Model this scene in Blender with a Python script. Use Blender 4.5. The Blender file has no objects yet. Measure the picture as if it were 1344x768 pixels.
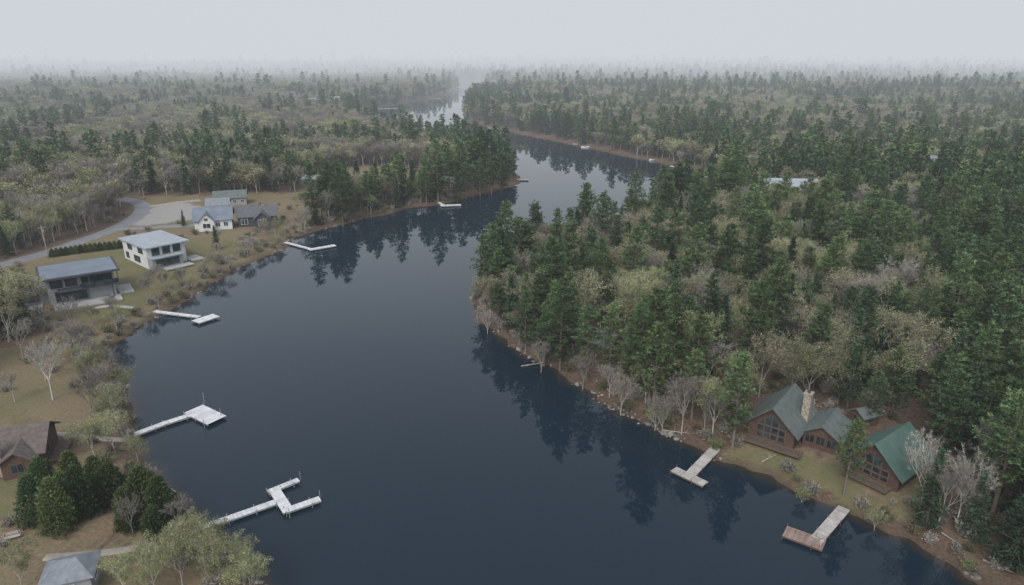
import bpy, math, random, time
import numpy as np
from mathutils import Vector, Matrix
T0=time.time()
random.seed(7); rng=np.random.default_rng(11)
scene=bpy.context.scene
scene.view_settings.view_transform='Standard'; scene.view_settings.look='None'; scene.view_settings.exposure=0
COL=scene.collection
# ---------------------------------------------------------------- survey helper: ground position of a sighted bearing
CAM_H=60.0; PITCH=math.radians(19.3); SP=math.sin(PITCH); CP=math.cos(PITCH)
def G(px,py,z=1.5):
    u=(px-672)/896; v=(384-py)/896
    t=(CAM_H-z)/(SP-v*CP)
    return (u*t,(CP+v*SP)*t)
def GL(l,z=1.5): return [G(a,b,z) for a,b in l]
# ---------------------------------------------------------------- numpy noise
def _h(ix,iy,s):
    n=(ix.astype(np.int64)*374761393+iy.astype(np.int64)*668265263+s*1442695041)&0x7fffffff
    n=((n^(n>>13))*1274126177)&0x7fffffff
    return ((n^(n>>16))&0xffff)/65535.0
def vn(x,y,s=0):
    ix=np.floor(x);iy=np.floor(y);fx=x-ix;fy=y-iy
    fx=fx*fx*(3-2*fx);fy=fy*fy*(3-2*fy)
    a=_h(ix,iy,s);b=_h(ix+1,iy,s);c=_h(ix,iy+1,s);d=_h(ix+1,iy+1,s)
    return (a*(1-fx)+b*fx)*(1-fy)+(c*(1-fx)+d*fx)*fy
def fbm(x,y,s=0,o=3):
    r=0;a=.5;t=0
    for i in range(o):
        r=r+a*vn(x*2**i,y*2**i,s+i*17);t+=a;a*=.5
    return r/t
# ---------------------------------------------------------------- lake outline
pts_px=[(345,775),(325,735),(290,712),(262,690),(235,665),(215,640),(190,612),(172,585),(168,560),(170,535),(160,505),(148,480),(143,458),(160,445),(185,428),(215,408),(240,396),(262,378),(290,365),(315,350),(345,338),(372,327),(385,312),(430,300),(480,287),(540,273),(580,268),(620,258),(660,248),(684,240),(680,230),(655,215),(610,200),(560,185),(520,172),(480,160),(470,150),(500,141),(540,134),(585,126),(603,118),(600,110),(636,110),(640,120),(618,132),(606,145),(612,160),(640,167),(700,180),(750,190),(820,205),(870,215),(905,222),(940,232),(945,250),(920,275),(880,292),(830,308),(780,322),(720,338),(670,352),(635,370),(622,388),(624,405),(634,422),(660,446),(700,472),(740,496),(780,520),(830,548),(880,575),(930,597),(985,615),(1030,634),(1060,650),(1100,667),(1150,687),(1200,708),(1250,737),(1300,775)]
LAKE=[(-30,-90),(-24,20),(-25,50)]+GL(pts_px,0)+[(64,48),(78,20),(85,-90)]
LA=np.array(LAKE)
def inside(poly,x,y):
    p=np.array(poly);r=np.zeros(x.shape,bool);n=len(p)
    for i in range(n):
        x1,y1=p[i];x2,y2=p[(i+1)%n]
        if y1==y2: continue
        c=((y1>y)!=(y2>y))&(x<(x2-x1)*(y-y1)/(y2-y1)+x1)
        r^=c
    return r
def pdist(poly,x,y,closed=True):
    p=np.array(poly);n=len(p);d=np.full(x.shape,1e18)
    for i in range(n if closed else n-1):
        a=p[i];b=p[(i+1)%n];e=b-a;l=e@e+1e-9
        t=np.clip(((x-a[0])*e[0]+(y-a[1])*e[1])/l,0,1)
        d=np.minimum(d,(x-a[0]-t*e[0])**2+(y-a[1]-t*e[1])**2)
    return np.sqrt(d)
def sdf(x,y):
    d=pdist(LA,x,y);i=inside(LA,x,y)
    s=np.where(i,-d,d)
    r=np.hypot(x,y)
    w=1+np.clip((r-200)/300,0,3)
    return s+(fbm(x*.12,y*.12,3)-.5)*3.2*w+(vn(x*.6,y*.6,9)-.5)*1.0
def hgt(x,y,s=None):
    x=np.asarray(x,float);y=np.asarray(y,float)
    if s is None: s=sdf(x,y)
    sp=np.maximum(s,0);r=np.hypot(x,y)
    h=1.3*(1-np.exp(-sp/3.5))+1.2*(1-np.exp(-sp/30))
    h+= (fbm(x*.05,y*.05,5)-.5)*.8*np.clip(sp/10,0,1)
    h+= np.clip((r-350)/900,0,1)*np.clip(sp/60,0,1)*(fbm(x/420,y/420,21)*16-3)
    h+= np.clip((r-1500)/3000,0,1)*fbm(x/1500,y/1500,31)*22
    return np.where(s>0,h,np.maximum(s*.35,-2.5))
def hz(x,y): return float(hgt(np.array([x]),np.array([y]))[0])
# ---------------------------------------------------------------- material helpers
def nmat(name):
    m=bpy.data.materials.new(name);m.use_nodes=True;nt=m.node_tree;nt.nodes.clear()
    o=nt.nodes.new('ShaderNodeOutputMaterial');return m,nt,o
def N(nt,t,**k):
    n=nt.nodes.new(t)
    for a,b in k.items(): setattr(n,a,b)
    return n
def rgb(c): return (c[0],c[1],c[2],1)
def mixc(nt,f,a,b,mode='MIX'):
    n=N(nt,'ShaderNodeMix',data_type='RGBA',blend_type=mode)
    for s,v in ((0,f),(6,a),(7,b)):
        if isinstance(v,(int,float)): n.inputs[s].default_value=v
        elif isinstance(v,tuple): n.inputs[s].default_value=rgb(v)
        else: nt.links.new(v,n.inputs[s])
    return n.outputs[2]
def mth(nt,op,a,b=None,clamp=False):
    n=N(nt,'ShaderNodeMath',operation=op,use_clamp=clamp)
    for i,v in enumerate((a,b)):
        if v is None: continue
        if isinstance(v,(int,float)): n.inputs[i].default_value=v
        else: nt.links.new(v,n.inputs[i])
    return n.outputs[0]
def noise(nt,scale,detail=3,coord='Object',vec=None):
    n=N(nt,'ShaderNodeTexNoise');n.inputs['Scale'].default_value=scale;n.inputs['Detail'].default_value=detail
    if vec is None:
        tc=N(nt,'ShaderNodeTexCoord');vec=tc.outputs[coord]
    nt.links.new(vec,n.inputs['Vector']);return n.outputs['Fac']
def ramp(nt,f,p):
    n=N(nt,'ShaderNodeMapRange');n.inputs[1].default_value=p[0];n.inputs[2].default_value=p[1]
    nt.links.new(f,n.inputs[0]);return n.outputs[0]
def surf(name,c1,c2,scale=1.5,rough=.8,bump=0,attr=None,spec=.3,metal=0):
    m,nt,o=nmat(name)
    f=ramp(nt,noise(nt,scale,5),(.3,.7))
    c=mixc(nt,f,c1,c2)
    if attr:
        a=N(nt,'ShaderNodeAttribute',attribute_name='shade')
        c=mixc(nt,1.0,c,a.outputs['Color'],'MULTIPLY')
    b=N(nt,'ShaderNodeBsdfPrincipled');nt.links.new(c,b.inputs['Base Color'])
    b.inputs['Roughness'].default_value=rough;b.inputs['Specular IOR Level'].default_value=spec;b.inputs['Metallic'].default_value=metal
    if bump:
        bp=N(nt,'ShaderNodeBump');bp.inputs['Strength'].default_value=bump;bp.inputs['Distance'].default_value=.05
        nt.links.new(noise(nt,scale*6,4),bp.inputs['Height']);nt.links.new(bp.outputs[0],b.inputs['Normal'])
    nt.links.new(b.outputs[0],o.inputs[0]);return m
def treemat(name,ca,cb,trans=.2,var=.35):
    m,nt,o=nmat(name)
    t=N(nt,'ShaderNodeAttribute',attribute_name='tint',attribute_type='INSTANCER')
    c=mixc(nt,t.outputs['Fac'],ca,cb)
    oi=N(nt,'ShaderNodeObjectInfo')
    br=mth(nt,'ADD',mth(nt,'MULTIPLY',oi.outputs['Random'],var*2),1-var)
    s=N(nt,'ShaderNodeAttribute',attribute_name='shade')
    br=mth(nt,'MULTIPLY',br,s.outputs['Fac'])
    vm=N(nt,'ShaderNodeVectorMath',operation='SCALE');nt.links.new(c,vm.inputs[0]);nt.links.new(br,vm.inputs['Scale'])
    d=N(nt,'ShaderNodeBsdfDiffuse');nt.links.new(vm.outputs[0],d.inputs[0])
    nt.links.new(d.outputs[0],o.inputs[0])
    return m
M_bark=treemat('bark_brown',(.11,.09,.07),(.17,.145,.12),0,.25)
M_barkL=treemat('bark_grey',(.29,.275,.25),(.40,.385,.355),0,.25)
M_twig=treemat('twigs',(.205,.185,.16),(.265,.25,.225),0,.3)
M_pine=treemat('pine_needles',(.058,.100,.052),(.098,.145,.060),.2,.35)
M_spru=treemat('spruce_needles',(.040,.070,.044),(.062,.100,.054),.15,.35)
M_ced=treemat('cedar_foliage',(.055,.088,.040),(.10,.13,.05),.15,.35)
M_bud=treemat('budding_leaves',(.235,.215,.14),(.205,.235,.095),.3,.3)
M_shr=treemat('shrub_leaves',(.14,.115,.08),(.11,.13,.06),.2,.3)
# ---------------------------------------------------------------- mesh from arrays
def build(name,V,F,M,S,mats,smooth=False):
    me=bpy.data.meshes.new(name)
    V=np.asarray(V,np.float32);F=np.asarray(F,np.int32);k=F.shape[1]
    me.vertices.add(len(V));me.vertices.foreach_set('co',V.ravel())
    me.loops.add(F.size);me.loops.foreach_set('vertex_index',F.ravel())
    me.polygons.add(len(F));me.polygons.foreach_set('loop_start',np.arange(len(F),dtype=np.int32)*k)
    me.polygons.foreach_set('loop_total',np.full(len(F),k,np.int32))
    if M is not None: me.polygons.foreach_set('material_index',np.asarray(M,np.int32))
    for m in mats: me.materials.append(m)
    if smooth: me.polygons.foreach_set('use_smooth',np.ones(len(F),bool))
    if S is not None:
        a=me.attributes.new('shade','FLOAT','POINT');a.data.foreach_set('value',np.asarray(S,np.float32))
    me.update(calc_edges=True);me.validate();return me
class TB:
    def __init__(s): s.V=[];s.F=[];s.M=[];s.S=[];s.n=0
    def add(s,V,F,m,sh):
        s.V.append(V);s.F.append(F+s.n);s.M.append(np.full(len(F),m));s.S.append(np.broadcast_to(np.asarray(sh,float),(len(V),)).copy());s.n+=len(V)
    def tube(s,p0,p1,r0,r1,n=5,m=0,sh=1.):
        p0=np.asarray(p0,float);p1=np.asarray(p1,float);d=p1-p0;d=d/(np.linalg.norm(d)+1e-9)
        a=np.cross(d,[.31,.8,.2]);a/=np.linalg.norm(a)+1e-9;b=np.cross(d,a)
        an=np.arange(n)*2*math.pi/n;ring=np.cos(an)[:,None]*a+np.sin(an)[:,None]*b
        V=np.vstack([p0+ring*r0,p1+ring*r1]);i=np.arange(n);j=(i+1)%n
        s.add(V,np.vstack([np.stack([i,j,j+n],1),np.stack([i,j+n,i+n],1)]),m,sh)
    def leaves(s,P,D,L,W,m,sh):
        n=len(P);D=D/(np.linalg.norm(D,axis=1)[:,None]+1e-9)
        sd=np.cross(D,rng.normal(size=(n,3)));sd/=np.linalg.norm(sd,axis=1)[:,None]+1e-9
        L=np.broadcast_to(L,(n,))[:,None];W=np.broadcast_to(W,(n,))[:,None]
        V=np.stack([P-sd*W/2,P+sd*W/2,P+D*L],1).reshape(-1,3)
        s.add(V,np.arange(3*n).reshape(n,3),m,np.repeat(sh,3))
    def mesh(s,name,mats): return build(name,np.vstack(s.V),np.vstack(s.F),np.concatenate(s.M),np.concatenate(s.S),mats)
def nrm(v): return v/(np.linalg.norm(v)+1e-9)
def conifer(name,h,R,base,lod,kind):
    t=TB();bx=rng.normal(size=2)*.012*h
    def ax(z): f=z/h;return np.array([bx[0]*f*f,bx[1]*f*f,z])
    ns=6
    for i in range(ns):
        a=i/ns*h;b=(i+1)/ns*h
        t.tube(ax(a),ax(b),.016*h*(1-a/h)+.03,.016*h*(1-b/h)+.02,6 if lod==0 else 4)
    z=base*h;P=[];D=[];SH=[]
    sp=(.062 if kind=='pine' else .045)*h*(1 if lod==0 else 1.5)
    gapaz=rng.uniform(0,6.28)
    while z<h*.985:
        f=(z-base*h)/(h*(1-base))
        if kind=='pine': prof=((1-f)**.62)*min(1,(f+.3)/.55)+.05; rise=.02+.55*f
        else: prof=((1-f)**.95)*min(1,(f+.5)/.6)+.03; rise=-.22+.5*f
        nb=rng.integers(4,8) if lod==0 else 5
        a0=rng.uniform(0,6.28)
        for k in range(nb):
            az=a0+k*6.283/nb+rng.normal()*.3
            L=R*prof*rng.uniform(.5,1.22)*(1-.25*math.cos(az-gapaz))
            if kind=='pine' and rng.random()<.14: L*=.35
            d=nrm(np.array([math.cos(az),math.sin(az),rise+rng.normal()*.1]))
            p0=ax(z+rng.normal()*.15*sp);tip=p0+d*L
            if lod==0: t.tube(p0,tip,.008*h*(1-f)+.015,.012,3)
            nt_=max(2,int(L*(3.8 if lod==0 else 1.6)))
            s_=rng.uniform(.22 if kind=='pine' else .08,1.02,nt_)
            lat=np.array([-d[1],d[0],0])
            w=(rng.normal(size=nt_)*.17*L*(.35+s_*(1.1-s_)*2.2))
            c=p0+d*(L*s_)[:,None]+lat*w[:,None]
            c[:,2]+=rng.normal(size=nt_)*.1+ (.0 if kind=='pine' else -.12)*np.abs(w)
            kk=6 if lod==0 else 4
            dd=np.repeat(d*.6+lat*(np.sign(w)*.5)[:,None],kk,0)+rng.normal(size=(nt_*kk,3))*np.array([.6,.6,.38])+np.array([0,0,.12])
            P.append(np.repeat(c,kk,0)+rng.normal(size=(nt_*kk,3))*.12);D.append(dd)
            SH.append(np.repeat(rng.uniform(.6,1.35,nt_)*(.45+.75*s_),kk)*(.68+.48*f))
        z+=sp*rng.uniform(.7,1.3)*(1-.45*f)
    P=np.vstack(P);D=np.vstack(D);SH=np.concatenate(SH);n=len(P)
    if lod==0: L=rng.uniform(.34,.66,n);W=rng.uniform(.15,.26,n)
    else: L=rng.uniform(.8,1.4,n);W=rng.uniform(.4,.75,n)
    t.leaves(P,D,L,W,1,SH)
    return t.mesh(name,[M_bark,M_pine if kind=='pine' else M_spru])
def decid(name,h,lod,kind,spread=.75,matb=None):
    t=TB();tips=[];mx=4 if lod==0 else 3
    def grow(p,d,L,r,lev):
        q=p+d*L
        if lev<=(3 if lod==0 else 1): t.tube(p,q,r,r*.6,6 if lev==0 else 3)
        if lev>=2:
            for _ in range(3): tips.append((p+d*L*rng.uniform(.3,1),d,lev))
        if lev==mx:
            tips.append((q,d,lev));return
        n={0:4,1:4,2:3,3:3}[lev] if lod==0 else {0:5,1:4,2:3}[lev]
        for k in range(n):
            s0=rng.uniform(.55,1) if k else 1.
            az=k*6.283/n+rng.uniform(0,1.5)
            a=nrm(np.cross(d,[.3,.5,.1]));b=np.cross(d,a)
            nd=nrm(d*rng.uniform(.6,1.1)+(a*math.cos(az)+b*math.sin(az))*spread*rng.uniform(.5,1.1)+np.array([0,0,.22]))
            grow(p+d*L*s0,nd,L*rng.uniform(.62,.84),r*.58,lev+1)
    grow(np.array([0,0,-.2]),nrm(np.array([rng.normal()*.06,rng.normal()*.06,1])),h*.36,.0115*h+.03,0)
    n=len(tips);P=np.array([a for a,b,c in tips]);D=np.array([b for a,b,c in tips])
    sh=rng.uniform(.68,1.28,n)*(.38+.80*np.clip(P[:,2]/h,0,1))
    if lod==0: kt,lw,ll=(7 if kind=='bare' else 3),.042,1.0
    else: kt,lw,ll=(7 if kind=='bare' else 3),.11,1.7
    PP=np.repeat(P,kt,0);DD=np.repeat(D,kt,0)+rng.normal(size=(n*kt,3))*.6+np.array([0,0,.15])
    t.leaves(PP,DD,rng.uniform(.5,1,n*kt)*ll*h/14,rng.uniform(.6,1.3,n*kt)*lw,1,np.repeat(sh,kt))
    if kind!='bare':
        kl=6 if lod==0 else 5;sz=.27 if lod==0 else .70
        keep=rng.random(n)<.78;P2=P[keep];s2=(sh*rng.uniform(.8,1.2,n))[keep];n2=len(P2)
        PP=np.repeat(P2,kl,0)+rng.normal(size=(n2*kl,3))*(.40 if lod==0 else .6)
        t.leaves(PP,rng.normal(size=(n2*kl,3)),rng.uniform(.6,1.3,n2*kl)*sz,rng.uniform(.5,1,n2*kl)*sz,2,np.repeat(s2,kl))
    return t.mesh(name,[matb or (M_barkL),M_twig,M_bud])
def shrub(name,h,mat,dens):
    t=TB();P=[];D=[]
    for k in range(16):
        az=rng.uniform(0,6.28);d=nrm(np.array([math.cos(az)*.7,math.sin(az)*.7,rng.uniform(.5,1.6)]))
        q=d*h*rng.uniform(.6,1);t.tube([0,0,-.1],q,.03,.01,3)
        for j in range(dens):
            P.append(q*rng.uniform(.3,1.05)+rng.normal(size=3)*.14*h);D.append(d+rng.normal(size=3)*.7)
    n=len(P);P=np.array(P);P[:,2]=np.abs(P[:,2])
    t.leaves(P,np.array(D),rng.uniform(.25,.5,n),rng.uniform(.06,.2,n),1,rng.uniform(.7,1.3,n))
    return t.mesh(name,[M_barkL,mat])
def cedar(name,h,R):
    t=TB();t.tube([0,0,-.2],[0,0,h*.9],.12,.03,6);n=1300
    z=rng.uniform(.03,1,n);az=rng.uniform(0,6.28,n);lob=1+.16*np.sin(az*3+z*7)+.1*np.sin(az*7+3)
    r=R*np.sin(np.clip(1-z,0,1)**.62*1.5)*lob*rng.uniform(.5,1.1,n)
    P=np.stack([np.cos(az)*r,np.sin(az)*r,z*h],1);P=np.repeat(P,5,0)+rng.normal(size=(n*5,3))*.15
    D=np.repeat(np.stack([np.cos(az)*.5,np.sin(az)*.5,np.full(n,.7)],1),5,0)+rng.normal(size=(n*5,3))*.4
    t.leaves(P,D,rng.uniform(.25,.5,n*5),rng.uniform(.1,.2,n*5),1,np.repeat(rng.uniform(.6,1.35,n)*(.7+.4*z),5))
    return t.mesh(name,[M_bark,M_ced])
protos=[]
fc=bpy.data.collections.new('forest_kinds')
def reg(me):
    o=bpy.data.objects.new('t%02d_'%len(protos)+me.name,me);fc.objects.link(o);protos.append(me);return len(protos)-1
PN=[reg(conifer('white_pine',20,4.8,b,0,'pine')) for b in (.18,.28,.22,.35)]
SN=[reg(conifer('spruce',16,3.3,b,0,'spruce')) for b in (.06,.1,.12)]
BN=[reg(decid('budding_tree',14,0,'bud',s)) for s in (.6,.7,.55)]
XN=[reg(decid('bare_tree',14,0,'bare',s)) for s in (.5,.62,.56)]
PF=[reg(conifer('white_pine_far',20,4.8,b,1,'pine')) for b in (.2,.3)]
SF=[reg(conifer('spruce_far',16,3.5,b,1,'spruce')) for b in (.08,.12)]
BF=[reg(decid('budding_tree_far',14,1,'bud',s)) for s in (.7,.8,.65)]
XF=[reg(decid('bare_tree_far',14,1,'bare',s)) for s in (.6,.7)]
SH=[reg(shrub('brush',1.6,M_twig,22)),reg(shrub('leafy_shrub',1.6,M_shr,32))]
CE=[reg(cedar('cedar',8,1.9)),reg(cedar('cedar',6,2.0))]
# ---------------------------------------------------------------- zones
Z={}
Z['lawn']=[GL([(40,385),(60,352),(150,326),(205,320),(270,314),(320,318),(335,324),(290,343),(250,362),(215,384),(160,415),(110,425),(85,415)]),
 GL([(345,300),(352,285),(372,290),(372,305),(360,322)]),
 GL([(-60,600),(30,620),(60,640),(0,690),(-60,700)]),GL([(-60,530),(50,548),(60,560),(0,560)]),
 GL([(940,598),(1000,588),(1100,602),(1150,640),(1180,680),(1060,640)])]
Z['dry']=[GL([(395,238),(455,222),(520,220),(565,232),(545,250),(450,258),(395,262)]),
 GL([(-90,395),(-10,352),(60,334),(150,303),(180,287),(182,262),(300,258),(420,255),(430,275),(400,300),(385,318),(300,362),(215,408),(145,455),(60,440),(30,415),(-20,400)]),
 GL([(-80,480),(60,440),(135,450),(150,500),(165,560),(120,575),(0,550)]),
 GL([(-60,540),(70,560),(60,640),(0,700),(-60,720)]),
 GL([(-60,690),(40,690),(140,715),(240,710),(300,725),(330,775),(250,800),(0,830)]),
 GL([(60,590),(165,590),(220,650),(250,700),(60,710)]),
 GL([(925,590),(1000,575),(1100,590),(1210,625),(1215,690),(1150,680),(1060,640)])]
Z['gravel']=[GL([(172,298),(200,278),(240,268),(268,275),(262,290),(215,298)])]
ROAD=GL([(-120,378),(-60,364),(0,350),(60,333),(110,318),(150,303),(180,287),(190,274),(182,266),(160,262)],2)
DRIVE=GL([(186,274),(225,269),(262,264)],2);DRIVE2=GL([(150,303),(200,300),(262,296)],2)
PATHW=GL([(60,573),(105,572),(140,575),(175,570)],1.2);PATHB=GL([(60,735),(150,728),(215,713)],1.2);PATHE=GL([(112,408),(140,400),(175,401)],2)
CLEAR=Z['lawn']+Z['dry']+Z['gravel']
SPARSE=[GL([(690,480),(860,430),(1000,470),(1180,520),(1400,555),(1400,800),(1290,775),(1100,667),(880,575)])]
CAB=[(46,96,10),(56,87,8),(63,98,4),(-74,88,9),(-51.5,66,5),(-112,165,15),(-106,194,14),(-100,240,17),(36,88,6),(49,84,5)]
def cmask(x,y,polys):
    m=np.zeros(x.shape,bool)
    for p in polys: m|=inside(p,x,y)
    return m
# ---------------------------------------------------------------- terrain (one fan-shaped sheet) and lake
nr=860;rr=15*np.exp(np.linspace(0,math.log(9500/15),nr));aa=np.radians(np.arange(-64,64.01,.4));na=len(aa)
RR,AA=np.meshgrid(rr,aa,indexing='ij');X=(RR*np.sin(AA)).ravel();Y=(RR*np.cos(AA)-45).ravel()
Sd=sdf(X,Y);H=hgt(X,Y,Sd)
i,j=np.meshgrid(np.arange(nr-1),np.arange(na-1),indexing='ij');q=(i*na+j).ravel()
F=np.stack([q,q+1,q+na+1,q+na],1)
def fl(me,n,v):
    a=me.attributes.new(n,'FLOAT','POINT');a.data.foreach_set('value',np.asarray(v,np.float32))
m,nt,o=nmat('ground')
at=lambda n:N(nt,'ShaderNodeAttribute',attribute_name=n).outputs['Fac']
n1=noise(nt,.25,6);n2=noise(nt,2.2,5);n3=noise(nt,.06,3)
litter=mixc(nt,ramp(nt,n2,(.3,.7)),(.075,.050,.037),(.17,.118,.09))
litter=mixc(nt,mth(nt,'MULTIPLY',ramp(nt,n1,(.45,.7)),.5),litter,(.105,.098,.06))
grass=mixc(nt,ramp(nt,n1,(.35,.65)),(.098,.118,.045),(.15,.135,.068))
grass=mixc(nt,mth(nt,'MULTIPLY',ramp(nt,n2,(.3,.65)),.65),grass,(.17,.135,.09))
dry=mixc(nt,ramp(nt,n1,(.35,.65)),(.165,.122,.08),(.15,.13,.072))
dry=mixc(nt,mth(nt,'MULTIPLY',ramp(nt,n2,(.4,.7)),.7),dry,(.23,.18,.125))
dry=mixc(nt,mth(nt,'MULTIPLY',ramp(nt,n3,(.5,.7)),.5),dry,(.105,.112,.052))
grav=mixc(nt,n2,(.22,.21,.20),(.33,.32,.30))
mud=mixc(nt,n2,(.045,.033,.025),(.115,.082,.06))
c=mixc(nt,at('grass'),litter,grass);c=mixc(nt,at('dry'),c,dry);c=mixc(nt,at('gravel'),c,grav);c=mixc(nt,at('mud'),c,mud)
b=N(nt,'ShaderNodeBsdfPrincipled');b.inputs['Roughness'].default_value=.95;b.inputs['Specular IOR Level'].default_value=.1
nt.links.new(c,b.inputs['Base Color']);bp=N(nt,'ShaderNodeBump');bp.inputs['Distance'].default_value=.3;bp.inputs['Strength'].default_value=.6
nt.links.new(noise(nt,1.6,6),bp.inputs['Height']);nt.links.new(bp.outputs[0],b.inputs['Normal']);nt.links.new(b.outputs[0],o.inputs[0])
me=build('ground',np.stack([X,Y,H],1),F,None,None,[m],True)
jx=X+(vn(X*.4,Y*.4,51)-.5)*6;jy=Y+(vn(X*.4,Y*.4,52)-.5)*6
fl(me,'grass',cmask(jx,jy,Z['lawn']));fl(me,'dry',cmask(jx,jy,Z['dry'])&~cmask(jx,jy,Z['lawn']));fl(me,'gravel',cmask(jx,jy,Z['gravel']))
fl(me,'mud',np.clip(1-Sd/2.4,0,1))
COL.objects.link(bpy.data.objects.new('ground',me))
m,nt,o=nmat('lake_water')
b=N(nt,'ShaderNodeBsdfPrincipled');b.inputs['Roughness'].default_value=.01;b.inputs['IOR'].default_value=1.333
c=mixc(nt,N(nt,'ShaderNodeAttribute',attribute_name='shallow').outputs['Fac'],(.008,.0185,.030),(.045,.034,.02))
nt.links.new(c,b.inputs['Base Color'])
tc=N(nt,'ShaderNodeTexCoord');mp=N(nt,'ShaderNodeMapping');mp.inputs['Scale'].default_value=(1,1.6,1);nt.links.new(tc.outputs['Object'],mp.inputs[0])
bp=N(nt,'ShaderNodeBump');bp.inputs['Strength'].default_value=.018;bp.inputs['Distance'].default_value=.05
nt.links.new(noise(nt,1.3,4,vec=mp.outputs[0]),bp.inputs['Height']);nt.links.new(bp.outputs[0],b.inputs['Normal']);nt.links.new(b.outputs[0],o.inputs[0])
S2=Sd[F].min(1)<4
Fw=F[S2];u,inv=np.unique(Fw,return_inverse=True)
me=build('lake',np.stack([X[u],Y[u],np.zeros(len(u))],1),inv.reshape(-1,4),None,None,[m],True)
fl(me,'shallow',np.clip(1+Sd[u]/2.2,0,1)**1.5);COL.objects.link(bpy.data.objects.new('lake',me))
# ---------------------------------------------------------------- generic box mesh builder
import bmesh
class MB:
    def __init__(s): s.V=[];s.F=[];s.S=[]
    def pts(s,V,F,sh=1.):
        n=len(s.V);s.V+= [tuple(v) for v in V];s.F+=[tuple(a+n for a in f) for f in F];s.S+=[sh]*len(V)
    def box(s,cx,cy,cz,sx,sy,sz,rot=0,sh=1.):
        c,d=math.cos(rot),math.sin(rot);V=[]
        for k in (-.5,.5):
            for a,b in ((-.5,-.5),(.5,-.5),(.5,.5),(-.5,.5)):
                x,y=a*sx,b*sy;V.append((cx+x*c-y*d,cy+x*d+y*c,cz+k*sz))
        s.pts(V,[(3,2,1,0),(4,5,6,7),(0,1,5,4),(1,2,6,5),(2,3,7,6),(3,0,4,7)],sh)
    def seg(s,p,q,r,n=6,sh=1.,r2=None):
        r2=r if r2 is None else r2
        p=Vector(p);q=Vector(q);d=(q-p).normalized();a=d.orthogonal().normalized();b=d.cross(a)
        R=[a*math.cos(k*2*math.pi/n)+b*math.sin(k*2*math.pi/n) for k in range(n)]
        V=[p+v*r for v in R]+[q+v*r2 for v in R]
        s.pts(V,[(k,(k+1)%n,(k+1)%n+n,k+n) for k in range(n)]+[tuple(range(n))[::-1],tuple(range(n,2*n))],sh)
    def prism(s,prof,x0,x1,cx,cy,cz,rot):
        c,d=math.cos(rot),math.sin(rot);V=[]
        for x in (x0,x1):
            for y,z in prof: V.append((cx+x*c-y*d,cy+x*d+y*c,cz+z))
        n=len(prof)
        s.pts(V,[tuple(range(n))[::-1],tuple(range(n,2*n))]+[(k,(k+1)%n,(k+1)%n+n,k+n) for k in range(n)])
    def obj(s,name,mat,parent=None,bevel=0):
        me=bpy.data.meshes.new(name);me.from_pydata(s.V,[],s.F);me.materials.append(mat)
        a=me.color_attributes.new('shade','FLOAT_COLOR','POINT')
        a.data.foreach_set('color',np.repeat(np.array(s.S,np.float32),4).reshape(-1,4).copy().ravel())
        me.validate();ob=bpy.data.objects.new(name,me);COL.objects.link(ob)
        if parent: ob.parent=parent
        bm=bmesh.new();bm.from_mesh(me);bmesh.ops.recalc_face_normals(bm,faces=bm.faces);bm.to_mesh(me);bm.free()
        return ob
def empty(name,x,y,z,rot=0):
    e=bpy.data.objects.new(name,None);e.location=(x,y,z);e.rotation_euler=(0,0,rot);COL.objects.link(e);return e
W_=lambda n,c,k=.75,**a:surf(n,c,tuple(v*k for v in c),**a)
m_white=W_('white_siding',(.58,.59,.59),.88,scale=.6)
m_grey=W_('grey_cladding',(.30,.31,.32),.8,scale=.6)
m_dark=W_('dark_cladding',(.06,.067,.075),.7,scale=.8)
m_brown=W_('brown_timber',(.13,.08,.055),.65,scale=2)
m_log=W_('log_wall',(.11,.07,.052),.6,scale=2)
m_roofB=surf('slate_blue_roof',(.11,.135,.17),(.16,.19,.23),scale=.4,rough=.5,bump=.1)
m_roofL=surf('pale_flat_roof',(.25,.28,.31),(.33,.36,.39),scale=.3,rough=.6)
m_roofG=surf('green_grey_roof',(.080,.10,.095),(.13,.15,.145),scale=1.0,rough=.55,bump=.3)
m_roofT=surf('green_metal_roof',(.068,.118,.10),(.10,.16,.14),scale=.8,rough=.45,bump=.15)
m_roofBr=surf('brown_shingle_roof',(.085,.07,.065),(.14,.12,.11),scale=1.6,rough=.9,bump=.4)
m_roofGr=surf('grey_shingle_roof',(.14,.16,.18),(.21,.23,.25),scale=1.4,rough=.9,bump=.4)
m_roofH=surf('weathered_dark_roof',(.095,.10,.105),(.15,.155,.16),scale=1.4,rough=.9,bump=.4)
m_stone=surf('field_stone',(.18,.15,.12),(.42,.37,.30),scale=3.2,rough=.9,bump=.6)
m_concrete=surf('concrete',(.28,.28,.27),(.38,.38,.36),scale=.8)
m_asph=surf('asphalt',(.15,.155,.165),(.20,.205,.215),scale=.5,rough=.85)
m_gravp=surf('gravel_path',(.22,.20,.17),(.32,.29,.25),scale=1.2,rough=.95)
m_dockW=surf('pale_dock_boards',(.50,.51,.52),(.66,.67,.68),scale=.9,attr=True)
m_dockG=surf('weathered_dock_boards',(.31,.29,.27),(.45,.43,.41),scale=.9,attr=True)
m_dockB=surf('brown_dock_boards',(.20,.14,.12),(.30,.22,.19),scale=.9,attr=True)
m_trim=W_('trim',(.12,.09,.07),.8)
m_trimW=W_('white_trim',(.62,.62,.62),.9)
m_rock=surf('shore_rock',(.10,.09,.082),(.28,.26,.235),scale=.8,rough=.95,attr=True)
m_boat=W_('white_paint',(.75,.76,.78),.95)
m,nt,o=nmat('window_glass');b=N(nt,'ShaderNodeBsdfPrincipled');b.inputs['Roughness'].default_value=.06
f=ramp(nt,noise(nt,.7,2),(.4,.65));nt.links.new(mixc(nt,f,(.012,.02,.028),(.045,.07,.08)),b.inputs['Base Color']);nt.links.new(b.outputs[0],o.inputs[0]);m_glass=m
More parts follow.
